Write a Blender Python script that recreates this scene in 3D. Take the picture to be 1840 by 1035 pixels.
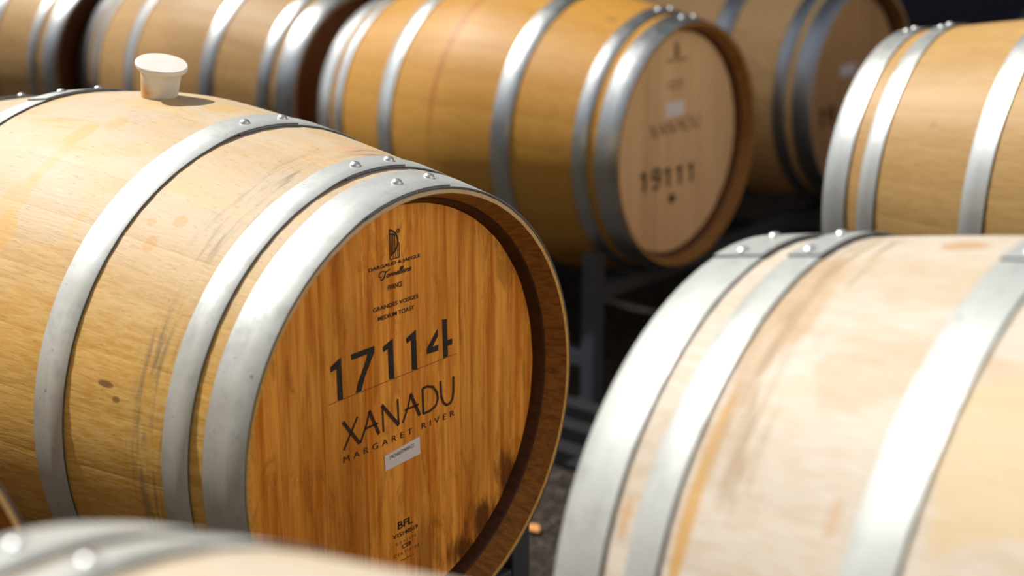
import bpy, bmesh, math, random
from math import pi, sin, cos, radians, sqrt, atan2
from mathutils import Vector, Matrix

for o in list(bpy.data.objects):
    bpy.data.objects.remove(o, do_unlink=True)
SC = bpy.context.scene
COL = SC.collection
K = 0.945                     # metres per survey unit (barrels come out 0.95 m long, 0.70 m across)
CAM_H = 1.32 * K

# ---------------------------------------------------------------- camera
cam = bpy.data.cameras.new('camera')
cam.sensor_width = 36.0
cam.lens = 36.0 * 2639.4 / 1840.0
cam.clip_start = 0.02
cam.clip_end = 200
cam.dof.use_dof = True
cam.dof.focus_distance = 1.80
cam.dof.aperture_fstop = 2.6
camo = bpy.data.objects.new('camera', cam)
camo.location = (0, 0, CAM_H)
camo.rotation_euler = (radians(90 - 16.48), 0, 0)
COL.objects.link(camo)
SC.camera = camo

# ---------------------------------------------------------------- sky, sun, exposure
SUN = Vector((-0.590, 0.275, 0.758)).normalized()
world = bpy.data.worlds.new('world')
SC.world = world
world.use_nodes = True
wn = world.node_tree.nodes
wl = world.node_tree.links
sky = wn.new('ShaderNodeTexSky')
sky.sky_type = 'NISHITA'
sky.sun_disc = False
sky.sun_elevation = math.asin(SUN.z)
sky.sun_rotation = atan2(SUN.x, SUN.y)
sky.air_density = 1.0
sky.dust_density = 2.0
hs = wn.new('ShaderNodeHueSaturation')
hs.inputs['Saturation'].default_value = 0.35
wl.new(sky.outputs[0], hs.inputs['Color'])
wl.new(hs.outputs[0], wn['Background'].inputs['Color'])
wn['Background'].inputs['Strength'].default_value = 0.10
sun = bpy.data.lights.new('sun', 'SUN')
sun.energy = 5.8
sun.angle = radians(0.6)
sun.color = (1.0, 0.96, 0.90)
suno = bpy.data.objects.new('sun', sun)
suno.rotation_euler = SUN.to_track_quat('Z', 'Y').to_euler()
suno.location = SUN * 12
COL.objects.link(suno)
SC.view_settings.view_transform = 'Standard'
SC.view_settings.look = 'None'
SC.view_settings.gamma = 1.0
SC.view_settings.use_curve_mapping = False
SC.view_settings.exposure = 0.0

# ---------------------------------------------------------------- helpers
def tag(o, label=None, cat=None, group=None, kind=None):
    if label: o['label'] = label
    if cat: o['category'] = cat
    if group: o['group'] = group
    if kind: o['kind'] = kind
    return o

def mesh_from(name, verts, faces, mats=(), face_mats=None, smooth=None):
    me = bpy.data.meshes.new(name)
    me.from_pydata(verts, [], faces)
    for m in mats: me.materials.append(m)
    if face_mats:
        me.polygons.foreach_set('material_index', face_mats)
    bm = bmesh.new(); bm.from_mesh(me)
    bmesh.ops.recalc_face_normals(bm, faces=bm.faces)
    bm.to_mesh(me); bm.free()
    if smooth is not None:
        me.polygons.foreach_set('use_smooth', [True] * len(me.polygons))
        me.set_sharp_from_angle(angle=radians(smooth))
    me.update()
    return me

def link(name, me, parent=None, mats=None):
    o = bpy.data.objects.new(name, me)
    COL.objects.link(o)
    if parent is not None: o.parent = parent
    return o

def box_data(c, s, rot=None):
    vs = []
    for x in (-1, 1):
        for y in (-1, 1):
            for z in (-1, 1):
                v = Vector((x * s[0] / 2, y * s[1] / 2, z * s[2] / 2))
                if rot is not None: v = rot @ v
                vs.append(tuple(v + Vector(c)))
    fs = [(0, 1, 3, 2), (4, 6, 7, 5), (0, 4, 5, 1), (2, 3, 7, 6), (0, 2, 6, 4), (1, 5, 7, 3)]
    return vs, fs

def bevel_box(name, c, s, mat, parent=None, bev=0.003, rot=None):
    vs, fs = box_data(c, s, rot)
    me = mesh_from(name, vs, fs, [mat])
    bm = bmesh.new(); bm.from_mesh(me)
    bmesh.ops.bevel(bm, geom=bm.edges[:], offset=bev, segments=2, affect='EDGES', profile=0.5)
    bm.to_mesh(me); bm.free()
    return link(name, me, parent)

# ---------------------------------------------------------------- node helpers
class NT:
    def __init__(s, name):
        s.m = bpy.data.materials.new(name); s.m.use_nodes = True
        s.n = s.m.node_tree.nodes; s.l = s.m.node_tree.links
        s.b = s.n['Principled BSDF']
    def add(s, t, **kw):
        n = s.n.new(t)
        for k, v in kw.items(): setattr(n, k, v)
        return n
    def val(s, sock, v):
        if hasattr(v, 'is_linked') or isinstance(v, bpy.types.NodeSocket): s.l.new(v, sock)
        else: sock.default_value = v
    def math(s, op, a, b=None, c=None, clamp=False):
        n = s.add('ShaderNodeMath', operation=op, use_clamp=clamp)
        s.val(n.inputs[0], a)
        if b is not None: s.val(n.inputs[1], b)
        if c is not None: s.val(n.inputs[2], c)
        return n.outputs[0]
    def vmath(s, op, a, b=None):
        n = s.add('ShaderNodeVectorMath', operation=op)
        s.val(n.inputs[0], a)
        if b is not None: s.val(n.inputs[1], b)
        return n.outputs['Value'] if op in ('LENGTH', 'DOT_PRODUCT') else n.outputs[0]
    def noise(s, vec, scale=1.0, detail=4.0, rough=0.55, dist=0.0):
        n = s.add('ShaderNodeTexNoise')
        s.val(n.inputs['Vector'], vec)
        n.inputs['Scale'].default_value = scale
        n.inputs['Detail'].default_value = detail
        n.inputs['Roughness'].default_value = rough
        n.inputs['Distortion'].default_value = dist
        return n.outputs['Fac']
    def ramp(s, f, lo, hi, a=0.0, b=1.0):
        n = s.add('ShaderNodeMapRange', interpolation_type='SMOOTHSTEP')
        s.val(n.inputs[0], f)
        n.inputs[1].default_value = lo; n.inputs[2].default_value = hi
        n.inputs[3].default_value = a; n.inputs[4].default_value = b
        return n.outputs[0]
    def mix(s, f, a, b, mode='MIX'):
        n = s.add('ShaderNodeMix', data_type='RGBA', blend_type=mode)
        s.val(n.inputs['Factor'], f)
        s.val(n.inputs['A'], a if not isinstance(a, tuple) else (*a[:3], 1))
        s.val(n.inputs['B'], b if not isinstance(b, tuple) else (*b[:3], 1))
        return n.outputs['Result']
    def obj_coord(s, root, off):
        t = s.add('ShaderNodeTexCoord', object=root)
        return s.vmath('SUBTRACT', t.outputs['Object'], off)

def simple(name, col, rough=0.6, metal=0.0, spec=0.5):
    t = NT(name)
    t.b.inputs['Base Color'].default_value = (*col, 1)
    t.b.inputs['Roughness'].default_value = rough
    t.b.inputs['Metallic'].default_value = metal
    t.b.inputs['Specular IOR Level'].default_value = spec
    return t.m

def wood(name, root, axis_z, light, dark, seed, grain_axis='x', stains=(), scuffs=(), scuff_col=(0.16, 0.13, 0.09),
         blotch=0.35, rough=0.55, coat=0.0, bump=0.25, blotch_col=None, pores=0.5, tint=0.12, flame=0.0, pale_top=None):
    t = NT(name)
    p = t.obj_coord(root, (0, 0, axis_z))
    ps = t.vmath('ADD', p, (seed * 3.1, seed * 1.7, seed * 2.3))
    if grain_axis == 'x': g1, g2, g3 = (9, 190, 190), (34, 520, 520), (3.0, 14, 14)
    else: g1, g2, g3 = (20, 95, 4), (60, 420, 26), (6, 11, 2.4)
    n1 = t.noise(t.vmath('MULTIPLY', ps, g1), 1.0, 4, 0.6, 0.2)
    n2 = t.noise(t.vmath('MULTIPLY', ps, g2), 1.0, 2, 0.5)
    n3 = t.noise(t.vmath('MULTIPLY', ps, g3), 1.0, 4, 0.6, 0.4)
    col = t.mix(t.ramp(n1, 0.30, 0.66), dark, light)
    bc = blotch_col or tuple(c * 0.72 for c in dark)
    col = t.mix(t.math('MULTIPLY', t.ramp(n3, 0.48, 0.75), blotch), col, bc)
    if pale_top:      # paler towards the top of the barrel, broken up by noise
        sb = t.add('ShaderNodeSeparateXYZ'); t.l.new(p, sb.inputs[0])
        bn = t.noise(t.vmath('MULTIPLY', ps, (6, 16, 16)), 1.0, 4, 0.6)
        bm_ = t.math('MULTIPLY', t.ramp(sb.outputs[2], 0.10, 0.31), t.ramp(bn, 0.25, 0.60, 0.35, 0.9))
        col = t.mix(bm_, col, pale_top)
    if flame:
        fl = t.noise(t.vmath('MULTIPLY', ps, (8, 38, 11)), 1.0, 6, 0.7, 1.2)
        col = t.mix(t.math('MULTIPLY', t.ramp(fl, 0.50, 0.68), flame), col, tuple(c * 0.45 for c in dark))
    pr = t.math('MULTIPLY', t.ramp(n2, 0.62, 0.74), pores)
    col = t.mix(pr, col, tuple(c * 0.42 for c in dark))
    oi = t.add('ShaderNodeObjectInfo')
    f = t.math('MULTIPLY_ADD', oi.outputs['Random'], 2 * tint, 1 - tint)
    cm = t.add('ShaderNodeCombineColor')
    for i in range(3): t.l.new(f, cm.inputs[i])
    col = t.mix(1.0, col, cm.outputs[0], 'MULTIPLY')
    # stains with a shape of their own: (centre, radii, colour, strength, edge noise)
    for i, (c, r, sc, st, en) in enumerate(stains):
        d = t.vmath('LENGTH', t.vmath('DIVIDE', t.vmath('SUBTRACT', p, c), r))
        nn = t.noise(t.vmath('ADD', p, (i * 1.3, 0, 0)), 55 if max(r) < 0.03 else 28, 4, 0.6) if grain_axis == 'x' else t.noise(t.vmath('MULTIPLY', ps, (20, 85, 20)), 1.0, 4, 0.65)
        d = t.math('MULTIPLY_ADD', t.math('SUBTRACT', nn, 0.5), en, d)
        col = t.mix(t.math('MULTIPLY', t.ramp(d, 0.72 if grain_axis == 'x' else 0.30, 1.02 if grain_axis == 'x' else 1.15, 1, 0), st), col, sc)
    # scuffs running round the barrel: (a0, a1, strength)
    if scuffs:
        sx = t.add('ShaderNodeSeparateXYZ'); t.l.new(p, sx.inputs[0])
        ang = t.math('ARCTAN2', sx.outputs[1], sx.outputs[2])
        for i, (a0, a1, st) in enumerate(scuffs):
            cv = t.add('ShaderNodeCombineXYZ')
            t.l.new(t.math('MULTIPLY', sx.outputs[0], 95.0), cv.inputs[0])
            t.l.new(t.math('MULTIPLY', ang, 2.6), cv.inputs[1])
            cv.inputs[2].default_value = seed + i * 5.0
            sn = t.noise(cv.outputs[0], 1.0, 5, 0.62, 0.5)
            m0 = t.ramp(sx.outputs[0], a0, a0 + (a1 - a0) * 0.6)
            m1 = t.ramp(sx.outputs[0], a1 - 0.01, a1 + 0.01, 1, 0)
            pa = t.noise(t.vmath('MULTIPLY', ps, (4, 5, 5)), 1.0, 2)
            mm = t.math('MULTIPLY', t.math('MULTIPLY', m0, m1), t.ramp(sn, 0.46, 0.66))
            mm = t.math('MULTIPLY', mm, t.ramp(pa, 0.36, 0.56))
            col = t.mix(t.math('MULTIPLY', mm, st), col, scuff_col)
    t.l.new(col, t.b.inputs['Base Color'])
    t.l.new(t.math('MULTIPLY_ADD', n1, 0.2, rough - 0.1), t.b.inputs['Roughness'])
    t.b.inputs['Specular IOR Level'].default_value = 0.22
    t.b.inputs['Coat Weight'].default_value = coat
    t.b.inputs['Coat Roughness'].default_value = 0.28
    bp = t.add('ShaderNodeBump')
    bp.inputs['Strength'].default_value = bump
    bp.inputs['Distance'].default_value = 0.0012
    t.l.new(t.math('MULTIPLY_ADD', n2, 0.5, n1), bp.inputs['Height'])
    t.l.new(bp.outputs[0], t.b.inputs['Normal'])
    return t.m

def hoop_metal(name, root, axis_z, base, seed, metal=0.6, rough=0.45, mott=0.25, grime=0.4):
    t = NT(name)
    p = t.obj_coord(root, (0, 0, axis_z))
    ps = t.vmath('ADD', p, (seed * 2.1, seed * 3.7, seed))
    n1 = t.noise(ps, 38, 5, 0.65)
    n2 = t.noise(ps, 9, 3, 0.6)
    n3 = t.noise(t.vmath('MULTIPLY', ps, (260, 9, 9)), 1.0, 3, 0.6)
    col = t.mix(t.math('MULTIPLY', t.ramp(n1, 0.45, 0.75), mott), base, tuple(c * 0.55 for c in base))
    col = t.mix(t.math('MULTIPLY', t.ramp(n2, 0.52, 0.72), grime), col, (base[0] * .55, base[1] * .5, base[2] * .42))
    col = t.mix(t.math('MULTIPLY', t.ramp(n3, 0.5, 0.8), 0.25), col, tuple(c * 0.5 for c in base))
    sp = t.noise(ps, 130, 2, 0.5)
    col = t.mix(t.math('MULTIPLY', t.ramp(sp, 0.70, 0.76), 0.6), col, tuple(c * 0.25 for c in base))
    t.l.new(col, t.b.inputs['Base Color'])
    t.b.inputs['Metallic'].default_value = metal
    t.l.new(t.math('MULTIPLY_ADD', n1, 0.24, rough - 0.12), t.b.inputs['Roughness'])
    bp = t.add('ShaderNodeBump'); bp.inputs['Strength'].default_value = 0.12; bp.inputs['Distance'].default_value = 0.001
    t.l.new(t.math('MULTIPLY_ADD', n3, 0.6, n1), bp.inputs['Height'])
    t.l.new(bp.outputs[0], t.b.inputs['Normal'])
    return t.m

INK = simple('black_ink', (0.016, 0.010, 0.007), 0.6)
INK2 = simple('brown_black_ink', (0.040, 0.014, 0.006), 0.6)
FAINT = simple('faded_ink', (0.16, 0.085, 0.030), 0.7)
PAPER = simple('white_paper', (0.80, 0.78, 0.84), 0.6)
EDGE = simple('dark_hoop_edge', (0.10, 0.11, 0.14), 0.5, 0.6)
RIVET = simple('rivet_steel', (0.60, 0.61, 0.62), 0.42, 0.9)
RACK = simple('rack_paint', (0.055, 0.060, 0.072), 0.6, 0.2, 0.3)
BASEM = simple('rack_base_paint', (0.012, 0.012, 0.013), 0.7, 0.0, 0.2)

# ---------------------------------------------------------------- setting
AX = Vector((0.766, -0.643, 0)); PV = Vector((0.643, 0.766, 0))
def uv(u, v, z=0.0):
    q = AX * (u * K) + PV * (v * K)
    return Vector((q.x, q.y, z))

def slab(name, u0, u1, v0, v1, z0, z1, mat, kind='structure'):
    vs = [tuple(uv(u, v, z)) for z in (z0, z1) for u, v in ((u0, v0), (u1, v0), (u1, v1), (u0, v1))]
    fs = [(0, 1, 2, 3), (4, 7, 6, 5), (0, 4, 5, 1), (1, 5, 6, 2), (2, 6, 7, 3), (3, 7, 4, 0)]
    o = link(name, mesh_from(name, vs, fs, [mat]))
    return tag(o, kind=kind)

t = NT('asphalt')
tc = t.add('ShaderNodeTexCoord').outputs['Object']
v1 = t.add('ShaderNodeTexVoronoi'); t.l.new(tc, v1.inputs['Vector']); v1.inputs['Scale'].default_value = 75
nz = t.noise(tc, 14, 5, 0.65)
sc_ = t.add('ShaderNodeSeparateColor'); t.l.new(v1.outputs['Color'], sc_.inputs[0])
c_ = t.mix(sc_.outputs[0], (0.010, 0.008, 0.0065), (0.075, 0.058, 0.045))
c_ = t.mix(t.ramp(nz, 0.35, 0.7), c_, (0.022, 0.018, 0.015))
t.l.new(c_, t.b.inputs['Base Color']); t.b.inputs['Roughness'].default_value = 0.9; t.b.inputs['Specular IOR Level'].default_value = 0.1
bp = t.add('ShaderNodeBump'); bp.inputs['Distance'].default_value = 0.004; bp.inputs['Strength'].default_value = 0.7
t.l.new(v1.outputs['Distance'], bp.inputs['Height']); t.l.new(bp.outputs[0], t.b.inputs['Normal'])
ASPHALT = t.m
gme = mesh_from('ground', [(-30, -30, 0), (30, -30, 0), (30, 30, 0), (-30, 30, 0), (-30, -30, -.1), (30, -30, -.1), (30, 30, -.1), (-30, 30, -.1)],
                [(0, 1, 2, 3), (4, 7, 6, 5), (0, 4, 5, 1), (1, 5, 6, 2), (2, 6, 7, 3), (3, 7, 4, 0)], [ASPHALT])
tag(link('ground', gme), kind='structure')

WALLM = simple('dark_navy_sheet', (0.010, 0.012, 0.035), 0.6)
TRIMM = simple('dark_red_brown_rail', (0.020, 0.008, 0.008), 0.6)
ROOFM = simple('shade_roof_sheet', (0.03, 0.03, 0.03), 0.7)
slab('wall_back', -12, 6, 6.6, 6.7, 0, 3.4, WALLM)
slab('trim_1', -12, 6, 6.5, 6.6, 0.0, 0.52, TRIMM)
FRONTM = simple('added_wall_grey', (0.13, 0.125, 0.115), 0.9, 0, 0.1)
def wall(name, x0, x1, y0, y1, h, mat):
    vs, fs = box_data(((x0 + x1) / 2, (y0 + y1) / 2, h / 2), (x1 - x0, y1 - y0, h))
    tag(link(name, mesh_from(name, vs, fs, [mat])), kind='structure')
wall('added_wall_front', -10.0, 2.5, -5.3, -5.0, 5.5, FRONTM)  # unseen wall, added to darken the hoop reflections and low fill
wall('bounce_wall_right', 3.9, 4.2, -8.0, 2.7, 5.5, simple('bounce_wall_pale', (0.85, 0.82, 0.76), 0.9, 0, 0.1))  # unseen pale wall, added to bounce sunlight onto the barrel heads
wall('added_wall_left', -10.3, -10.0, -5.3, 3.0, 4.5, FRONTM)  # unseen wall, added as a dark surround on the left
slab('shade_roof', -12, -2.2, 2.80, 6.8, 3.0, 3.06, ROOFM)  # unseen roof, placed and trimmed for the shade it throws on the back rows

# ---------------------------------------------------------------- barrel parts
EPS, P = 0.035, 1.384
RH = 0.300
def prof(a, rb, L):
    g = lambda x: sqrt(x * x + EPS * EPS) ** P
    g0, gl = g(0), g(L)
    return rb - (rb - RH) * (g(abs(a)) - g0) / (gl - g0)

NST = 30
def stave_mesh(rb, L, mw, md, mc):
    """one stave, its middle at the top of the barrel; x along the axis, axis at z = 0 (survey units, scaled on output)"""
    half = pi / NST
    na = 13
    out = []
    for i in range(-na, na + 1):
        a = L * i / na
        out.append((a, prof(a, rb, L)))
    Le = L - 0.0006
    th = 0.028
    ends = [(Le, RH - 0.0005), (Le, RH - 0.0055), (L - 0.031, 0.2850), (L - 0.0325, 0.2825), (L - 0.0455, 0.2765), (L - 0.056, 0.2765), (L - 0.06, RH - 0.022)]
    inner = [(a, prof(a, rb, L) - th) for a in (0.36, 0.22, 0.0, -0.22, -0.36)]
    loop = out + ends + inner + [(-a, r) for a, r in reversed(ends)]
    n = len(loop)
    fr = (-1, -0.93, 0, 0.93, 1)
    vs = []
    for k, f in enumerate(fr):
        ang = f * half * 0.9996
        for j, (a, r) in enumerate(loop):
            rr = r - (0.00025 if abs(f) == 1 else 0.0) if j < len(out) else r
            vs.append((a * K, rr * sin(ang) * K, rr * cos(ang) * K))
    fs, fm = [], []
    no = len(out)
    for k in range(4):
        for j in range(n):
            j2 = (j + 1) % n
            fs.append((k * n + j, k * n + j2, (k + 1) * n + j2, (k + 1) * n + j))
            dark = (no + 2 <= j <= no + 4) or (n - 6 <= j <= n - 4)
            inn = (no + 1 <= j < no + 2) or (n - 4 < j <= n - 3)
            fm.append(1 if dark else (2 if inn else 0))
    fs.append(tuple(range(n))); fm.append(0)
    fs.append(tuple(4 * n + j for j in range(n))); fm.append(0)
    return mesh_from('stave', vs, fs, [mw, md, mc], fm, smooth=32)

def head_board_mesh(y0, y1, R, xa, thick, mat, dx):
    """one plank of a head: |x| face at xa, cut to the circle of radius R; y0..y1 across, z along"""
    g = 0.0001
    y0 += g; y1 -= g
    pts = []
    N = 10
    for i in range(N + 1):
        y = y0 + (y1 - y0) * i / N
        pts.append((y, sqrt(max(R * R - y * y, 1e-8))))
    lo = [(y, -z) for y, z in reversed(pts)]
    ring = pts + lo
    n = len(ring)
    ins = 0.0004
    cy = (y0 + y1) / 2
    vs = []
    for (x, s) in ((xa + dx, ins), (xa + dx - 0.0004, 0), (xa - thick, 0)):
        for (y, z) in ring:
            yy = y + (s if y < cy else -s)
            zz = z * (1 - s / R)
            vs.append((x * K, yy * K, zz * K))
    fs = [tuple(range(n)), tuple(2 * n + i for i in reversed(range(n)))]
    for k in range(2):
        for i in range(n):
            j = (i + 1) % n
            fs.append((k * n + i, k * n + j, (k + 1) * n + j, (k + 1) * n + i))
    return mesh_from('head_board', vs, fs, [mat])

def hoop_mesh(a0, a1, rb, L, mat, ov0, ov1):
    """flat steel band round the barrel between a0 and a1 with a riveted lap between the angles ov0 and ov1 (degrees)"""
    lift, th, ch = 0.0006, 0.0024, 0.0005
    r0, r1 = prof(a0, rb, L), prof(a1, rb, L)
    rm = prof((a0 + a1) / 2, rb, L)
    vs, fs, fm = [], [], []
    def band(angs, base, closed, grow):
        sec = []
        w = a1 - a0
        sec = [(a0, r0 + base), (a0, r0 + base + th - ch), (a0 + ch, r0 + base + th), ((a0 + a1) / 2, max(rm, (r0 + r1) / 2) + base + th),
               (a1 - ch, r1 + base + th), (a1, r1 + base + th - ch), (a1, r1 + base), ((a0 + a1) / 2, max(rm, (r0 + r1) / 2) + base)]
        m = len(sec); s0 = len(vs)
        for g in angs:
            up = min(max((g - grow[0] + grow[1]) / grow[1], 0), 1) * (th + 0.0001)
            for (a, r) in sec:
                vs.append((a * K, (r + up) * sin(g) * K, (r + up) * cos(g) * K))
        na = len(angs)
        for i in range(na if closed else na - 1):
            i2 = (i + 1) % na
            for j in range(m):
                j2 = (j + 1) % m
                fs.append((s0 + i * m + j, s0 + i * m + j2, s0 + i2 * m + j2, s0 + i2 * m + j))
                fm.append(1 if j in (0, 5) else 0)
        if not closed:
            fs.append(tuple(s0 + j for j in range(m))); fm.append(1)
            fs.append(tuple(s0 + (na - 1) * m + j for j in range(m))); fm.append(1)
    # one strip: its inner end lies at ov0, it runs once round and laps over itself up to ov1
    lo, hi = radians(ov0), radians(ov1)
    n = 132
    band([lo + (2 * pi + hi - lo) * i / n for i in range(n + 1)], lift, False, (lo + 2 * pi, radians(9)))
    return mesh_from('hoop', vs, fs, [mat, EDGE], fm, smooth=40)

def rivet_mesh():
    prf = [(0.0066, -0.001), (0.0066, 0.0006), (0.0060, 0.0020), (0.0044, 0.0036), (0.0022, 0.0045)]
    n = 14
    vs = [(r * cos(2 * pi * i / n), r * sin(2 * pi * i / n), z) for r, z in prf for i in range(n)]
    fs = []
    for k in range(len(prf) - 1):
        for i in range(n):
            j = (i + 1) % n
            fs.append((k * n + i, k * n + j, (k + 1) * n + j, (k + 1) * n + i))
    vs.append((0, 0, 0.0047)); c = len(vs) - 1
    b = (len(prf) - 1) * n
    for i in range(n): fs.append((b + i, b + (i + 1) % n, c))
    fs.append(tuple(reversed(range(n))))
    return mesh_from('rivet', vs, fs, [RIVET], smooth=60)
RIV = rivet_mesh()

HEAD_R = 0.2755
DEF_JOINTS = [-0.2755, -0.205, -0.135, -0.062, 0.0525, 0.118, 0.186, 0.232, 0.2755]

def barrel(center, yaw, rb, hoops, label, group, woodkw, headkw, metalkw, seed, riv=(-2.7, 7.8), laps=None, joints=DEF_JOINTS):
    bb, bf, qb, qf, hb, hf = hoops
    L = hf
    R = (rb + 0.004) * K
    root = bpy.data.objects.new('wine_barrel', None)
    root.empty_display_size = 0.1
    COL.objects.link(root)
    c = Vector(center) * K
    root.location = (c.x, c.y, c.z + CAM_H - R)
    root.rotation_euler = (0, 0, radians(yaw))
    tag(root, label, 'barrel', group)
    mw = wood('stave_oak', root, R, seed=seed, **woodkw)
    chd = dict(woodkw); chd.pop('pale_top', None); chd['light'] = headkw['chime']; chd['dark'] = tuple(x * 0.55 for x in headkw['chime']); chd['stains'] = (); chd['scuffs'] = ()
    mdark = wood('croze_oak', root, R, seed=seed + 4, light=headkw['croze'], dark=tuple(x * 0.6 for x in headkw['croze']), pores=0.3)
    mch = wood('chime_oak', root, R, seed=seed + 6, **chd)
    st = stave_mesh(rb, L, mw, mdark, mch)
    rnd = random.Random(int(seed * 100))
    off = rnd.uniform(0, 2 * pi / NST)
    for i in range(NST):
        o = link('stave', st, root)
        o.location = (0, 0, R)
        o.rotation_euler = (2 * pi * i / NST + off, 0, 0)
    mh = wood('heading_oak', root, R, seed=seed + 9, grain_axis='z', **headkw['wood'])
    for e in (1, -1):
        js = joints if e == 1 else [-j for j in reversed(joints)]
        for i in range(len(js) - 1):
            me = head_board_mesh(js[i], js[i + 1], HEAD_R, L - 0.047, 0.02, mh, rnd.uniform(-0.0002, 0.0002))
            o = link('head_board', me, root)
            o.location = (0, 0, R)
            if e == -1: o.rotation_euler = (0, 0, pi)
    mm = hoop_metal('galvanised_steel', root, R, seed=seed + 2, **metalkw)
    k = 0
    for e in (1, -1):
        for (a0, a1) in ((bb, bf), (qb, qf), (hb, hf)):
            lo, hi = (laps[k] if laps and e == 1 else (min(riv) - 6.0, max(riv) + 1.8))
            me = hoop_mesh(a0, a1, rb, L, mm, lo, hi)
            h = link('hoop', me, root)
            h.location = (0, 0, R)
            if e == -1:
                h.rotation_euler = (0, 0, pi)
            am = (a0 + a1) / 2
            rr = max(prof(am, rb, L), (prof(a0, rb, L) + prof(a1, rb, L)) / 2) + 0.0006 + 2 * 0.0024
            slope = atan2(prof(a1, rb, L) - prof(a0, rb, L), a1 - a0)
            for g in riv:
                v = link('rivet', RIV, h)
                ga = radians(g if e == 1 else -g)
                v.location = (am * K, rr * sin(ga) * K, rr * cos(ga) * K)
                v.rotation_euler = (-ga, -slope, 0)
            k += 1
    return root, R, L

# ---------------------------------------------------------------- print on the heads
def strokes_mesh(name, polys, strokes, x, mat, circles=()):
    """flat marks in the plane of a head; polys = outlines, strokes = (polyline, width); right is +y, up is +z"""
    bm = bmesh.new()
    def ngon(p):
        vs = [bm.verts.new((x, a, b)) for a, b in p]
        try: f = bm.faces.new(vs)
        except ValueError: return
    for p in polys: ngon(p)
    for pl, w in strokes:
        n = len(pl)
        L, Rr = [], []
        for i in range(n):
            a = Vector(pl[max(i - 1, 0)]); b = Vector(pl[min(i + 1, n - 1)])
            d = (b - a).normalized(); nn = Vector((-d.y, d.x))
            q = Vector(pl[i])
            L.append(q + nn * w / 2); Rr.append(q - nn * w / 2)
        lv = [bm.verts.new((x, v.x, v.y)) for v in L]; rv = [bm.verts.new((x, v.x, v.y)) for v in Rr]
        for i in range(n - 1): bm.faces.new((lv[i], rv[i], rv[i + 1], lv[i + 1]))
    for (cx, cy, r, w) in circles:
        m = 14
        o = [bm.verts.new((x, cx + r * cos(2 * pi * i / m), cy + r * sin(2 * pi * i / m))) for i in range(m)]
        q = [bm.verts.new((x, cx + (r - w) * cos(2 * pi * i / m), cy + (r - w) * sin(2 * pi * i / m))) for i in range(m)]
        for i in range(m): bm.faces.new((o[i], o[(i + 1) % m], q[(i + 1) % m], q[i]))
    bmesh.ops.recalc_face_normals(bm, faces=bm.faces)
    bmesh.ops.triangulate(bm, faces=bm.faces)
    me = bpy.data.meshes.new(name); bm.to_mesh(me); bm.free()
    me.materials.append(mat)
    return me

def text_mesh(name, s, y0, y1, z0, z1, x, mat, bold=0.0, space=1.0, tilt=0.0):
    """lettering fitted to the box y0..y1, z0..z1 of a head plane"""
    cu = bpy.data.curves.new('lettering', 'FONT')
    cu.body = s; cu.size = 1.0; cu.offset = bold; cu.space_character = space; cu.resolution_u = 3
    tmp = bpy.data.objects.new('lettering_source', cu)
    COL.objects.link(tmp)
    dg = bpy.context.evaluated_depsgraph_get()
    me = bpy.data.meshes.new_from_object(tmp.evaluated_get(dg))
    bpy.data.objects.remove(tmp, do_unlink=True)
    bpy.data.curves.remove(cu)
    xs = [v.co.x for v in me.vertices]; ys = [v.co.y for v in me.vertices]
    ax_, bx, ay, by = min(xs), max(xs), min(ys), max(ys)
    for v in me.vertices:
        y = y0 + (v.co.x - ax_) / (bx - ax_) * (y1 - y0)
        z = z0 + (v.co.y - ay) / (by - ay) * (z1 - z0) + tilt * (y - y0)
        v.co = (x, y, z)
    me.materials.clear(); me.materials.append(mat)
    me.name = name
    return me

def put(name, me, root, R, label=None):
    o = link(name, me, root); o.location = (0, 0, R)
    if label: o['label'] = label
    return o

# ---------------------------------------------------------------- materials of the single barrels
AGED = dict(base=(0.56, 0.58, 0.56), metal=0.45, rough=0.50, mott=0.5, grime=0.35)
SHINY = dict(base=(0.66, 0.69, 0.69), metal=1.0, rough=0.36, mott=0.12, grime=0.15)
DULL = dict(base=(0.42, 0.45, 0.50), metal=0.9, rough=0.42, mott=0.2, grime=0.25)
HEADW = dict(light=(0.90, 0.405, 0.068), dark=(0.58, 0.175, 0.010), blotch=0.5, rough=0.55, bump=0.2, pores=0.35, tint=0.14, flame=0.45)
HEADN = dict(light=(0.80, 0.57, 0.34), dark=(0.70, 0.46, 0.25), blotch=0.2, rough=0.5, bump=0.1, pores=0.2, tint=0.06)
HEADP = dict(light=(0.56, 0.43, 0.28), dark=(0.48, 0.35, 0.21), blotch=0.2, rough=0.55, bump=0.1, pores=0.2, tint=0.05)
HEADD = dict(light=(0.60, 0.36, 0.19), dark=(0.50, 0.28, 0.13), blotch=0.3, rough=0.5, bump=0.1, pores=0.2, tint=0.06)

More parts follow.
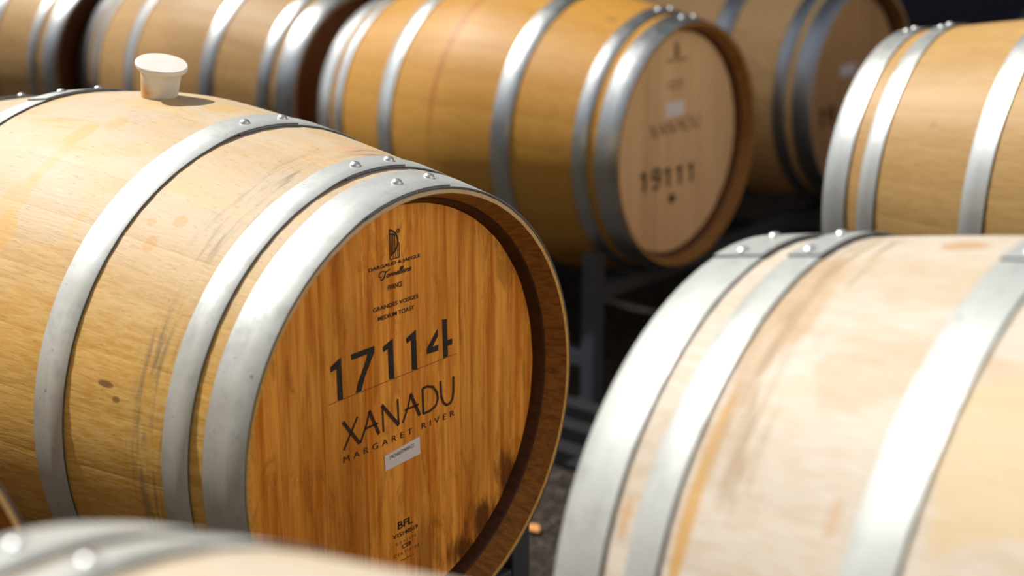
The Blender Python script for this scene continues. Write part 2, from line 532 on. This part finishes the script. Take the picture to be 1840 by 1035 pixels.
def S3(h, k=K): return tuple(x * k for x in h)
OR = (0.60, 0.36, 0.10); BR = (0.16, 0.08, 0.03); RED = (0.60, 0.32, 0.22); DRIP = (0.54, 0.29, 0.085)
def sp(a, ang, ra, rt, col, st=0.8, en=0.9, rb=0.3672, L=0.5044):
    r = prof(a, rb, L) * K; g = radians(ang)
    # radii given along the axis and round the barrel; deep in the radial direction
    return ((a * K, r * sin(g), r * cos(g)), (ra * K, max(rt * K * (abs(cos(g)) + 0.35), 0.004), max(rt * K * (abs(sin(g)) + 0.35), 0.004)), col, st, en)
M_ST = [sp(0.022, -23.3, .020, .028, OR, .55), sp(0.052, -17.2, .016, .016, OR, .45), sp(0.030, -33, .014, .055, OR, .35), sp(0.02, -44, .03, .05, OR, .4, 1.4),
        sp(0.2741, -43.6, .011, .013, DRIP, .7), sp(0.2929, -36.7, .012, .010, DRIP, .7), sp(0.255, -39, .008, .006, DRIP, .6), sp(0.150, -44, .010, .024, OR, .4),
        sp(0.039, -51, .022, .034, OR, .7, 1.2), sp(0.3432, 8.5, .030, .022, RED, .5, 1.4), sp(0.12, 3, .03, .02, OR, .6, 1.2), sp(0.02, -1, .055, .012, OR, .5, 1.2),
        sp(0.2893, -73.5, .016, .003, BR, .9, .5), sp(0.309, -76, .007, .003, BR, .8, .5), sp(0.12, -65, .02, .05, OR, .45, 1.3)]
RST = lambda a, g, ra, rt, c, st, en=1.2: sp(a, g, ra, rt, c, st, en, 0.3728, 0.5058)
TAN = (0.42, 0.26, 0.12)
R_ST = [RST(.273, 2, .045, .012, (0.42, 0.24, 0.11), .7), RST(.372, 60, .008, .12, (0.48, 0.26, 0.06), .8, .6), RST(.437, 66, .006, .02, (.48, .27, .11), .6, .8),
        RST(.24, 57, .008, .02, (.46, .30, .16), .5), RST(.37, 25, .03, .10, TAN, .5, 1.8), RST(.27, 38, .05, .03, TAN, .3, 1.5), RST(.13, 45, .06, .08, (0.52, 0.36, 0.15), .5, 1.5)]

GA = 'wine barrels on the two near racks'
GB = 'wine barrels in the rows behind'
# the main barrel
mainb, mR, mL = barrel((-0.4992, 2.0561, -0.6933), -39.05, 0.3672, (0.1799, 0.2283, 0.3863, 0.4241, 0.4457, 0.5044),
    'oak wine barrel stamped 17114 with orange head and white bung', GA,
    dict(pale_top=(0.545, 0.45, 0.335), light=(0.63, 0.40, 0.125), dark=(0.52, 0.28, 0.050), blotch=0.35, blotch_col=(0.46, 0.25, 0.06), rough=0.55, bump=0.35, pores=0.45, tint=0.035, stains=M_ST, scuffs=((0.315 * K, 0.386 * K, 0.75),)),
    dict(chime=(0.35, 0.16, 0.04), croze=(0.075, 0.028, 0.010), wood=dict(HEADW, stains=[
        ((0.43, 0.150, -0.190), (0.2, 0.040, 0.034), (0.10, 0.026, 0.005), .9, 2.2), ((0.43, 0.205, -0.140), (0.2, 0.022, 0.040), (0.10, 0.028, 0.005), .85, 2.2),
        ((0.43, 0.112, -0.222), (0.2, 0.034, 0.024), (0.10, 0.026, 0.005), .9, 2.0), ((0.43, 0.045, -0.20), (0.2, 0.03, 0.06), (0.16, 0.055, 0.010), .5, 2.2)])),
    AGED, 1.0, riv=(-2.8, 7.9), laps=[(-7.7, 9.0), (-8.9, 9.9), (-18.7, 9.3)])
leftb, _, _ = barrel((-1.03, 1.35, -0.6900), -39.6, 0.3690, (0.1716, 0.2209, 0.388, 0.4242, 0.4497, 0.5073),
    'oak barrel at the left edge, only a sliver of its rim and orange head showing', GA,
    dict(light=(0.70, 0.50, 0.25), dark=(0.58, 0.38, 0.16), blotch=0.3, rough=0.55, bump=0.3, pores=0.4, tint=0.05),
    dict(chime=(0.35, 0.16, 0.04), croze=(0.16, 0.06, 0.014), wood=HEADW), AGED, 2.0)
rightb, rR, rL = barrel((0.6163, 1.0926, -0.6755), 139.95, 0.3728, (0.1752, 0.2204, 0.388, 0.4234, 0.4504, 0.5058),
    'pale bleached oak barrel with whitish hoops at the lower right', GA,
    dict(light=(0.545, 0.485, 0.41), dark=(0.48, 0.405, 0.305), blotch=0.45, blotch_col=(0.44, 0.29, 0.14), rough=0.6, bump=0.3, pores=0.3, tint=0.04, stains=R_ST,
         scuffs=((0.300 * K, 0.384 * K, 0.9), (0.33 * K, 0.384 * K, 0.8)), scuff_col=(0.30, 0.20, 0.11)),
    dict(chime=(0.5, 0.33, 0.16), croze=(0.2, 0.1, 0.04), wood=HEADP), dict(AGED, base=(0.47, 0.49, 0.47)), 3.0, riv=(-3.0, 8.0))
nearb, _, _ = barrel((0.07, 0.455, -0.6955), 140.0, 0.3677, (0.1716, 0.2209, 0.388, 0.4242, 0.4497, 0.5073),
    'blurred pale barrel nearest the camera, only its top showing at the lower left', GA,
    dict(light=(0.55, 0.48, 0.39), dark=(0.48, 0.40, 0.29), blotch=0.4, blotch_col=(0.66, 0.46, 0.22), rough=0.6, bump=0.3, pores=0.3, tint=0.04,
         scuffs=((0.325 * K, 0.388 * K, 0.6),), scuff_col=(0.40, 0.32, 0.22)),
    dict(chime=(0.5, 0.33, 0.16), croze=(0.2, 0.1, 0.04), wood=HEADP), dict(AGED, base=(0.50, 0.51, 0.48)), 4.0)
midb, bR, bL = barrel((0.0513, 3.9060, -0.6910), -40.38, 0.3780, (0.172, 0.2247, 0.3937, 0.4311, 0.4532, 0.5105),
    'golden oak barrel stamped 19111 with shiny hoops, behind the main barrel', GB,
    dict(light=(0.50, 0.258, 0.050), dark=(0.43, 0.205, 0.032), blotch=0.25, rough=0.5, bump=0.1, pores=0.2, tint=0.05, 
         stains=[sp(-0.02, -50, .010, .30, (0.36, 0.12, 0.02), .8, .6, .378, .51), sp(.355, -22, .022, .012, (.2, .11, .04), .5, 1, .378, .51)]),
    dict(chime=(0.36, 0.18, 0.06), croze=(0.12, 0.05, 0.02), wood=HEADN), SHINY, 5.0, riv=(-2.2, 7.5))
backr, _, _ = barrel((1.1934, 2.7193, -0.6535), 140.59, 0.3701, (0.1647, 0.2103, 0.3911, 0.4282, 0.4572, 0.5093),
    'golden oak barrel with shiny hoops at the right edge, behind the pale barrel', GB,
    dict(light=(0.44, 0.275, 0.105), dark=(0.385, 0.225, 0.078), blotch=0.25, rough=0.5, bump=0.12, pores=0.2, tint=0.05, 
         stains=[sp(.30, 59, .008, .008, (.3, .17, .06), .6, .8, .3701, .5093)]),
    dict(chime=(0.4, 0.22, 0.08), croze=(0.12, 0.05, 0.02), wood=HEADN), dict(SHINY, base=(0.56, 0.58, 0.57), metal=0.75, rough=0.40), 6.0, riv=(-1.0, 6.0))
farr, fR, fL = barrel((0.6427, 4.5798, -0.6623), -40.99, 0.3642, (0.176, 0.2305, 0.3902, 0.4272, 0.4471, 0.5026),
    'dim brown barrel with dull blue-grey hoops, between the 19111 barrel and the right edge', GB,
    dict(light=(0.80, 0.54, 0.27), dark=(0.68, 0.43, 0.19), blotch=0.3, rough=0.55, bump=0.1, pores=0.2, tint=0.05),
    dict(chime=(0.30, 0.15, 0.05), croze=(0.10, 0.04, 0.02), wood=HEADD), DULL, 7.0)
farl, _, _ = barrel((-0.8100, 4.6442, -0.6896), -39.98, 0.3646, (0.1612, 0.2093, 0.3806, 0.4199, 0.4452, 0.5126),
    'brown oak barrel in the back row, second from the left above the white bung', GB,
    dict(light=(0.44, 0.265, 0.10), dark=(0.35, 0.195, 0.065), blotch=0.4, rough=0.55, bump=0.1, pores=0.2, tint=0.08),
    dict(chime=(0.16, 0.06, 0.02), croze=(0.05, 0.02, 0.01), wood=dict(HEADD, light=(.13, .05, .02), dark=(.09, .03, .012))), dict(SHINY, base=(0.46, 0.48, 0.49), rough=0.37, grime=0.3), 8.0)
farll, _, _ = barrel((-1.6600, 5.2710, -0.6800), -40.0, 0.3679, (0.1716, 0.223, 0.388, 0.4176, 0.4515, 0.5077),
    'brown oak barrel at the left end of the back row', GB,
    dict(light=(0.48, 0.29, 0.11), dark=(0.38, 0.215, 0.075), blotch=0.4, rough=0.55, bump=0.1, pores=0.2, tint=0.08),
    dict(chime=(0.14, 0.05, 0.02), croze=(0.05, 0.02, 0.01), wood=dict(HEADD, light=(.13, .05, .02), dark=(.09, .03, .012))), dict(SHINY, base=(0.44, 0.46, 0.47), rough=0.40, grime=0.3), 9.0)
farrr, _, _ = barrel((1.747, 3.482, -0.6535), 140.4, 0.3679, (0.1716, 0.2209, 0.388, 0.4242, 0.4497, 0.5073),
    'barrel of which only a grey hoop corner shows at the top right corner', GB,
    dict(light=(0.52, 0.33, 0.155), dark=(0.41, 0.245, 0.10), blotch=0.3, rough=0.55, bump=0.1, pores=0.2, tint=0.05),
    dict(chime=(0.3, 0.15, 0.05), croze=(0.1, 0.04, 0.02), wood=HEADN), SHINY, 10.0)

# ---------------------------------------------------------------- lettering of the main barrel
HX = (mL - 0.047) * K + 0.0008
D17 = {'1a': [(-0.1138, 0.0927), (-0.0968, 0.1003), (-0.0955, 0.0484), (-0.1038, 0.0494), (-0.1041, 0.088), (-0.1134, 0.0865)],
  '7': [(-0.0802, 0.0992), (-0.042, 0.0996), (-0.0423, 0.092), (-0.051, 0.0783), (-0.0596, 0.0646), (-0.0656, 0.0498), (-0.0744, 0.0502), (-0.0695, 0.0634), (-0.0604, 0.0779), (-0.0531, 0.0925), (-0.0797, 0.0922)],
  '1b': [(-0.0278, 0.0942), (-0.0104, 0.1008), (-0.0093, 0.05), (-0.0182, 0.0509), (-0.0191, 0.0903), (-0.0269, 0.0879)],
  '1c': [(0.0128, 0.0948), (0.0301, 0.1012), (0.0314, 0.0505), (0.0221, 0.0516), (0.0215, 0.0903), (0.0137, 0.0884)],
  '4a': [(0.0496, 0.065), (0.0498, 0.0721), (0.0695, 0.0927), (0.0699, 0.0832), (0.0592, 0.0717), (0.0703, 0.0721), (0.0701, 0.0641)],
  '4b': [(0.0784, 0.102), (0.0868, 0.1016), (0.0872, 0.0734), (0.0963, 0.0732), (0.0962, 0.0657), (0.0876, 0.0654), (0.088, 0.0519), (0.0798, 0.0516)]}
for dg, ks in (('1', ('1a',)), ('7', ('7',)), ('1', ('1b',)), ('1', ('1c',)), ('4', ('4a', '4b'))):
    put('stencil_digit', strokes_mesh('stencil_digit', [D17[k] for k in ks], [], HX, INK), mainb, mR, 'black stencilled digit ' + dg)
put('guide_line', strokes_mesh('guide_line', [], [([(-0.119, 0.0482), (0.104, 0.0512)], 0.0005)], HX, INK2), mainb, mR)
TK, TN = 0.0046, 0.0027
XAN = [([(-0.0968, 0.0203), (-0.0709, -0.0143)], TK), ([(-0.073, 0.02), (-0.0968, -0.0147)], TN), ([(-0.0709, -0.0143), (-0.0672, -0.0125)], TN),
  ([(-0.0527, 0.021), (-0.0585, 0.0054), (-0.069, -0.0135)], TN), ([(-0.0532, 0.0212), (-0.038, -0.0128)], TK), ([(-0.0622, 0.0008), (-0.0394, 0.0015)], TN),
  ([(-0.0309, 0.0217), (-0.0302, -0.0128)], TN), ([(-0.032, 0.022), (-0.0033, -0.0122)], TK), ([(-0.0045, 0.0221), (-0.0036, -0.0117)], TN),
  ([(0.019, 0.0219), (0.0136, 0.0063), (0.0035, -0.0118)], TN), ([(0.0184, 0.0221), (0.0344, -0.0111)], TK), ([(0.0078, 0.0038), (0.0325, 0.0042)], TN),
  ([(0.0403, 0.0227), (0.0409, -0.0109)], 0.0034), ([(0.0403, 0.0227), (0.0492, 0.0229), (0.0595, 0.0191), (0.0668, 0.0097), (0.0681, 0.0007), (0.0643, -0.0068), (0.0543, -0.0107), (0.0409, -0.0109)], 0.0032),
  ([(0.0734, 0.0228), (0.0748, 0.002), (0.0786, -0.0078), (0.0846, -0.0124), (0.0917, -0.0117), (0.0961, -0.0065), (0.0976, 0.003), (0.0979, 0.0223)], 0.0034)]
put('name_lettering', strokes_mesh('name_lettering', [], XAN, HX, INK2), mainb, mR, 'large dark lettering XANADU')
EMB = [([(-0.0117, 0.2342), (-0.0116, 0.1985)], .0013), ([(-0.0117, 0.2342), (-0.0061, 0.232), (-0.0012, 0.2282), (0.0015, 0.2227), (0.0022, 0.2171), (0.0005, 0.2112), (-0.0034, 0.2062), (-0.0097, 0.2031)], .0022),
  ([(-0.011, 0.2291), (-0.0062, 0.2286), (-0.0028, 0.2259)], .0016), ([(-0.0088, 0.2282), (-0.009, 0.2037)], .0012), ([(-0.006, 0.2281), (-0.0059, 0.2046)], .0012), ([(-0.0032, 0.2268), (-0.0027, 0.2076)], .0012),
  ([(0.0044, 0.2162), (0.0045, 0.1982)], .0011), ([(0.0015, 0.2086), (0.0016, 0.1983)], .0010), ([(-0.0019, 0.2046), (-0.0015, 0.1985)], .0010), ([(-0.0057, 0.203), (-0.0054, 0.1987)], .0010), ([(-0.0116, 0.1985), (0.0045, 0.198)], .0011)]
put('cooper_emblem', strokes_mesh('cooper_emblem', [], EMB, HX, INK, [(0.0030, 0.2305, 0.0026, 0.0012)]), mainb, mR, 'harp shaped D emblem with a small ring')
def mt(name, s, x0, x1, z0, z1, mat=INK, bold=0.0, space=1.0, lab=None, **kw):
    put(name, text_mesh(name, s, x0 * K, x1 * K, z0 * K, z1 * K, HX, mat, bold, space, **kw), mainb, mR, lab)
mt('maker_lettering', 'DARGAUD & JAEGLE', -.0505, .0428, .2006, .2064, bold=0.02, lab='bold lettering DARGAUD & JAEGLE')
mt('origin_lettering', 'FRANCE', -.0171, .0093, .1711, .1778, bold=0.012)
mt('forest_lettering', 'GRANDES VOSGES', -.0447, .0377, .1487, .1541, bold=0.012)
mt('toast_lettering', 'MEDIUM TOAST', -.0362, .0296, .1353, .1410, bold=0.012)
mt('region_lettering', 'MARGARET RIVER', -.1039, .1047, -.0325, -.0243, INK2, space=1.75, lab='spaced lettering MARGARET RIVER')
mt('mark_lettering', 'BFL', -.0097, .0186, -.1588, -.1481, bold=0.012)
mt('batch_lettering', 'V15140519', -.0193, .0281, -.1698, -.1636, bold=0.012)
mt('quality_lettering', 'QUALITE', -.0145, .0246, -.1811, -.1767, space=1.9)
mt('grade_lettering', 'CTB', -.0024, .0143, -.1891, -.1830, bold=0.02)
mt('certificate_lettering', 'CERTIFIEE', -.0182, .0305, -.1972, -.1929, space=1.7)
# the script word under the maker's name
SCRIPT = []
def us(pts): return [(a * K, b * K) for a, b in pts]
SCRIPT.append((us([(-0.0285, 0.1905), (-0.0318, 0.1915), (-0.0326, 0.1940), (-0.0300, 0.1972), (-0.0255, 0.1978), (-0.0215, 0.1962), (-0.0175, 0.1962), (-0.0130, 0.1980)]), .0013))
SCRIPT.append((us([(-0.0195, 0.1962), (-0.0222, 0.1930), (-0.0236, 0.1890), (-0.0262, 0.1868), (-0.0290, 0.1872), (-0.0300, 0.1888)]), .0017))
o_ = [(.75, .95), (.35, 1.0), (.0, .55), (.15, .05), (.5, 0), (.85, .4), (.75, .95), (1.05, .9)]
n_ = [(0, .85), (.25, 1.0), (.2, 0), (.25, .5), (.65, 1.0), (.9, .85), (.85, .05), (1.1, .2)]
e_ = [(.0, .45), (.55, .65), (.6, .95), (.3, 1.0), (.0, .5), (.2, 0), (.6, .1), (.85, .35)]
l_ = [(.0, .4), (.45, 1.6), (.45, 2.1), (.25, 2.1), (.1, .4), (.25, 0), (.55, .25)]
r_ = [(0, .8), (.25, 1.0), (.2, 0), (.25, .6), (.55, 1.0), (.8, .9)]
i_ = [(.15, 1.0), (.05, .15), (.25, 0), (.5, .25)]
xx = -0.0200
for gl, adv in ((o_, 1.0), (n_, 1.12), (n_, 1.12), (e_, .85), (l_, .62), (l_, .62), (e_, .85), (r_, .85), (i_, .5), (e_, .8)):
    SCRIPT.append((us([(xx + (a + b * 0.32) * 0.0054, 0.1881 + b * 0.0042) for a, b in gl]), .0012))
    xx += adv * 0.0054
put('script_lettering', strokes_mesh('script_lettering', [], SCRIPT, HX, INK), mainb, mR, 'script word Tonnellerie')
# worn marks of a stamp at the foot of the head
WORN = [([(-0.004 + i * .0034, -0.1925 - (i % 3) * .0006), (-0.0028 + i * .0034, -0.1945 - (i % 2) * .0008)], .0010) for i in range(7)]
put('worn_stamp', strokes_mesh('worn_stamp', [], WORN, HX, INK), mainb, mR)
# paper label
lab = [(-.0318 * K, -.0473 * K), (.0347 * K, -.0408 * K), (.0358 * K, -.0652 * K), (-.0307 * K, -.0680 * K)]
lm_ = bpy.data.meshes.new('paper_label')
lvs = [(HX + dx, a, b) for dx in (0.0003, -0.0006) for a, b in lab]
paper = put('paper_label', mesh_from('paper_label', lvs, [(0, 1, 2, 3), (4, 7, 6, 5), (0, 4, 5, 1), (1, 5, 6, 2), (2, 6, 7, 3), (3, 7, 4, 0)], [PAPER]), mainb, mR, 'white paper label reading 19CHASTMARGS')
tm = text_mesh('label_lettering', '19CHASTMARGS', -.0222 * K, .0232 * K, -.0548 * K, -.0497 * K, HX + 0.0006, INK, tilt=0.07)
link('label_lettering', tm, paper)

# ---------------------------------------------------------------- lettering of the 19111 barrel
BX = (bL - 0.047) * K + 0.0009
def digit_one(x, z0, z1, w):
    h = z1 - z0
    return [(x, z1 - h * .16), (x + w * .55, z1), (x + w, z1), (x + w, z0), (x + w * .5, z0), (x + w * .5, z1 - h * .26), (x, z1 - h * .30)]
polys, strk = [], []
z0, z1 = -.1030 * K, -.0530 * K
for i in (0, 2, 3, 4):
    x0 = (-.145 + i * .0515) * K
    polys.append(digit_one(x0, z0 - i * .0018, z1 - i * .0018, .024 * K))
cx, cz = (-.145 + .0515 + .016) * K, (z0 + z1) / 2 - .002
strk.append(([(cx - .0165 * cos(g) * K * -1, cz + .013 * K + .0115 * K * sin(g)) for g in [i * pi / 8 for i in range(17)]], .0095 * K))
strk.append(([(cx + .0165 * K, cz + .012 * K), (cx + .0150 * K, cz - .012 * K), (cx + .004 * K, cz - .0225 * K), (cx - .013 * K, cz - .0205 * K)], .0095 * K))
for i, pg in enumerate(polys):
    put('stencil_digit', strokes_mesh('stencil_digit', [pg], [], BX, INK), midb, bR, 'black stencilled digit 1')
put('stencil_digit', strokes_mesh('stencil_digit', [], strk, BX, INK), midb, bR, 'black stencilled digit 9')
put('name_lettering', strokes_mesh('name_lettering', [], [([(a * 1.05, b * 0.9 + 0.036) for a, b in pl], w) for pl, w in XAN], BX, FAINT), midb, bR, 'faded lettering XANADU')
put('cooper_emblem', strokes_mesh('cooper_emblem', [], [([(a, b + 0.004) for a, b in pl], w * 1.2) for pl, w in EMB], BX, FAINT), midb, bR)
for nm, s, x0, x1, a, b in (('maker_lettering', 'DARGAUD & JAEGLE', -.043, .043, .2010, .2110), ('forest_lettering', 'GRANDES VOSGES', -.038, .035, .150, .1555), ('toast_lettering', 'MEDIUM TOAST', -.032, .028, .1365, .142)):
    put(nm, text_mesh(nm, s, x0 * K, x1 * K, a * K, b * K, BX, FAINT, 0.02), midb, bR)
lvs = [(BX + dx, a * K, b * K) for dx in (0.0004, -0.0006) for a, b in ((-.0462, .1040), (.0361, .1060), (.0380, .0695), (-.0420, .0675))]
put('paper_label', mesh_from('paper_label', lvs, [(0, 1, 2, 3), (4, 7, 6, 5), (0, 4, 5, 1), (1, 5, 6, 2), (2, 6, 7, 3), (3, 7, 4, 0)], [PAPER]), midb, bR, 'white paper label')
def plug(root, R, x, y, z, r, mat):
    n = 20
    vs = [(x + dx, y + rr * cos(2 * pi * i / n), z + rr * sin(2 * pi * i / n)) for dx, rr in ((-0.004, r), (0.002, r), (0.0035, r * .8)) for i in range(n)]
    fs = [tuple(range(2 * n, 3 * n))] + [(k * n + i, k * n + (i + 1) % n, (k + 1) * n + (i + 1) % n, (k + 1) * n + i) for k in range(2) for i in range(n)]
    put('tap_plug', mesh_from('tap_plug', vs, fs, [mat]), root, R, 'small dark plug below the number')
plug(midb, bR, BX, -.0067 * K, -.139 * K, .0125 * K, simple('dark_plug', (0.07, 0.025, 0.012), 0.6))
# the dim far barrel: paper label and what shows of its stencil
FX = (fL - 0.047) * K + 0.0009
lvs = [(FX + dx, a * K, b * K) for dx in (0.0004, -0.0006) for a, b in ((-.0640, .0744), (.0231, .0778), (.0242, .0445), (-.0590, .0409))]
put('paper_label', mesh_from('paper_label', lvs, [(0, 1, 2, 3), (4, 7, 6, 5), (0, 4, 5, 1), (1, 5, 6, 2), (2, 6, 7, 3), (3, 7, 4, 0)], [PAPER]), farr, fR, 'white paper label')
cx, cz = -.105 * K, -.062 * K
put('stencil_digit', strokes_mesh('stencil_digit', [digit_one(-.172 * K, -.092 * K, -.036 * K, .026 * K)], [], FX, INK), farr, fR)
put('stencil_digit', strokes_mesh('stencil_digit', [], [([(cx + .018 * K * cos(g), cz + .012 * K + .0125 * K * sin(g)) for g in [i * pi / 8 for i in range(17)]], .010 * K),
     ([(cx + .018 * K, cz + .012 * K), (cx + .014 * K, cz - .015 * K), (cx - .010 * K, cz - .026 * K)], .010 * K)], FX, INK), farr, fR)

# ---------------------------------------------------------------- silicone bung in the main barrel
t = NT('white_silicone')
root_b = bpy.data.objects.new('barrel_bung', None); root_b.empty_display_size = 0.03
COL.objects.link(root_b)
mc = Vector((-0.4992, 2.0561, -0.6933)) * K
root_b.location = (mc.x + 0.0015, mc.y, mc.z + CAM_H + prof(0, 0.3672, 0.5044) * K - 0.012)
root_b.rotation_euler = (Matrix.Rotation(radians(11), 3, 'Y') @ Matrix.Rotation(radians(12), 3, 'X') @ Matrix.Rotation(radians(-39), 3, 'Z')).to_euler()
root_b.scale = (0.93, 0.93, 0.98)
tag(root_b, 'white stained silicone bung standing in the top of the 17114 barrel', 'bung')
p = t.obj_coord(root_b, (0, 0, 0))
nb = t.noise(t.vmath('MULTIPLY', p, (22, 22, 55)), 1.0, 4, 0.6)
sx = t.add('ShaderNodeSeparateXYZ'); t.l.new(p, sx.inputs[0])
d = t.vmath('LENGTH', t.vmath('DIVIDE', t.vmath('SUBTRACT', p, (-0.018, -0.024, 0.018)), (0.034, 0.034, 0.032)))
f = t.ramp(t.math('MULTIPLY_ADD', t.math('SUBTRACT', nb, 0.5), 1.3, d), 0.45, 1.15, 0.95, 0)
t.l.new(t.mix(f, (0.72, 0.69, 0.63), (0.60, 0.32, 0.09)), t.b.inputs['Base Color'])
t.b.inputs['Roughness'].default_value = 0.5
t.b.inputs['Subsurface Weight'].default_value = 0.25
t.b.inputs['Subsurface Radius'].default_value = (0.01, 0.006, 0.004)
t.b.inputs['Subsurface Scale'].default_value = 0.4
def lathe(prf, n=40):
    vs = [(r * cos(2 * pi * i / n), r * sin(2 * pi * i / n), z) for r, z in prf for i in range(n)]
    fs = [(k * n + i, k * n + (i + 1) % n, (k + 1) * n + (i + 1) % n, (k + 1) * n + i) for k in range(len(prf) - 1) for i in range(n)]
    fs.append(tuple(reversed(range(n)))); fs.append(tuple((len(prf) - 1) * n + i for i in range(n)))
    return vs, fs
vs, fs = lathe([(0.0235, 0.0), (0.0262, 0.020), (0.0285, 0.046), (0.0300, 0.0515)])
link('plug_body', mesh_from('plug_body', vs, fs, [t.m], smooth=40), root_b)
vs, fs = lathe([(0.0300, 0.0515), (0.0355, 0.0535), (0.0368, 0.0555), (0.0368, 0.0590), (0.0355, 0.0605), (0.0330, 0.0608), (0.012, 0.0600)])
link('cap_flange', mesh_from('cap_flange', vs, fs, [t.m], smooth=40), root_b)

# ---------------------------------------------------------------- steel racks
def rack(pu, v_list, axis_z, label, bR_at, base=0):
    """two-barrel steel rack; pu = place along the barrels (survey units), v_list = barrel positions across"""
    mid = sum(v_list) / len(v_list)
    root = bpy.data.objects.new('barrel_rack', None); COL.objects.link(root)
    root.location = uv(pu, mid, 0); root.rotation_euler = (0, 0, atan2(AX.y, AX.x))
    tag(root, label, 'rack', 'two barrel steel racks')
    w = 0.88 * K / 2 + 0.27 * K
    ua = 0.40 * K
    axes = axis_z if isinstance(axis_z, tuple) else (axis_z,) * len(v_list)
    top = min(axes) - bR_at
    tube = 0.038
    for su in (-1, 1):
        bevel_box('cross_rail', (su * ua, 0, top - tube / 2), (tube, 2 * w - tube - 0.002, tube), RACK, root)
        for sv in (-1, 1):
            bevel_box('post', (su * ua, sv * w, (top + 0.075) / 2 + 0.003), (tube, tube, top + 0.075 - 0.006), RACK, root)
            bevel_box('foot_plate', (su * ua, sv * w, 0.003), (0.075, 0.075, 0.006), RACK, root, 0.001)
        for v, axis_z in zip(v_list, axes):
            if axis_z - bR_at - top > 0.002:
                bevel_box('saddle_block', (su * ua, (v - mid) * K, (top + axis_z - bR_at) / 2), (tube, 0.07, axis_z - bR_at - top), RACK, root, 0.0008)
            for sv in (-1, 1):
                g = 0.30
                r = bR_at + 0.006
                rot = Matrix.Rotation(-sv * g * -1, 4, 'X').to_3x3()
                cyl = ((v - mid) * K + sv * (r + 0.006) * sin(g + 0.05), axis_z - (r + 0.006) * cos(g + 0.05))
                bevel_box('cradle_plate', (su * ua, cyl[0], cyl[1] - 0.004), (tube, 0.05, 0.008), RACK, root, 0.001, Matrix.Rotation(sv * (g + 0.05), 3, 'X'))
    for sv in (-1, 1):
        bevel_box('side_rail', (0, sv * w, 0.11), (2 * ua - tube - 0.002, tube * 0.8, tube), RACK, root)
    for k in range(base):
        bevel_box('base_rail', (0.15, -w - 0.10 - 0.11 * k, 0.022), (2 * ua + 0.3, 0.045, 0.04), BASEM, root)
    if base:
        for su in (-1, 1.7):
            bevel_box('base_bar', (su * ua, -w - 0.05 - 0.055 * base, 0.046), (0.05, 0.11 * base + 0.06, 0.008), BASEM, root, 0.001)
    return root
az = lambda z: z * K + CAM_H
rr_ = (prof(0.40, 0.3672, 0.5044) + 0.0012) * K
rack(-1.68, (0.372, 1.254), (az(-0.6900), az(-0.6933)), 'dark steel rack carrying the 17114 barrel and its left neighbour', rr_)
rack(-0.235, (0.394, 1.233), (az(-0.6955), az(-0.6755)), 'dark steel rack under the two pale barrels at the lower right', rr_)
rack(-2.46, (3.025, 3.921), (az(-0.6910), az(-0.6623)), 'dark steel rack with a grey post below the 19111 barrel', rr_, 3)
rack(-0.86, (2.85, 3.79), az(-0.6535), 'dark steel rack under the golden barrel at the right edge', rr_)
rack(-3.607, (3.037, 3.92), az(-0.6896), 'dark steel rack under the second barrel of the back row', rr_)
rack(-4.66, (2.97, 3.85), az(-0.6800), 'dark steel rack under the barrel at the left end of the back row', rr_)

# ---------------------------------------------------------------- a dry leaf on the ground
LEAF = simple('dry_leaf', (0.55, 0.24, 0.06), 0.7)
def ground_at(px, py):
    f = 2639.4; pt = radians(-16.48)
    dx, du = (px - 920) / f, -(py - 517.5) / f
    y = cos(pt) - du * sin(pt); z = sin(pt) + du * cos(pt)
    s = -CAM_H / z
    return Vector((dx * s, y * s, 0))
g = ground_at(957, 955)
pts = [(0, -.020), (.009, -.012), (.014, 0), (.010, .012), (0, .022), (-.010, .012), (-.014, 0), (-.009, -.012)]
vs = [(a, b, 0.006 + 0.004 * abs(a) / .014) for a, b in pts] + [(a, b, 0.005 + 0.004 * abs(a) / .014) for a, b in pts]
fs = [tuple(range(8)), tuple(reversed(range(8, 16)))] + [(i, (i + 1) % 8, 8 + (i + 1) % 8, 8 + i) for i in range(8)]
lf = link('dry_leaf', mesh_from('dry_leaf', vs, fs, [LEAF])); lf.location = g; lf.rotation_euler = (0, 0, 0.6)
tag(lf, 'small orange dry leaf on the asphalt beside the 17114 barrel', 'leaf')
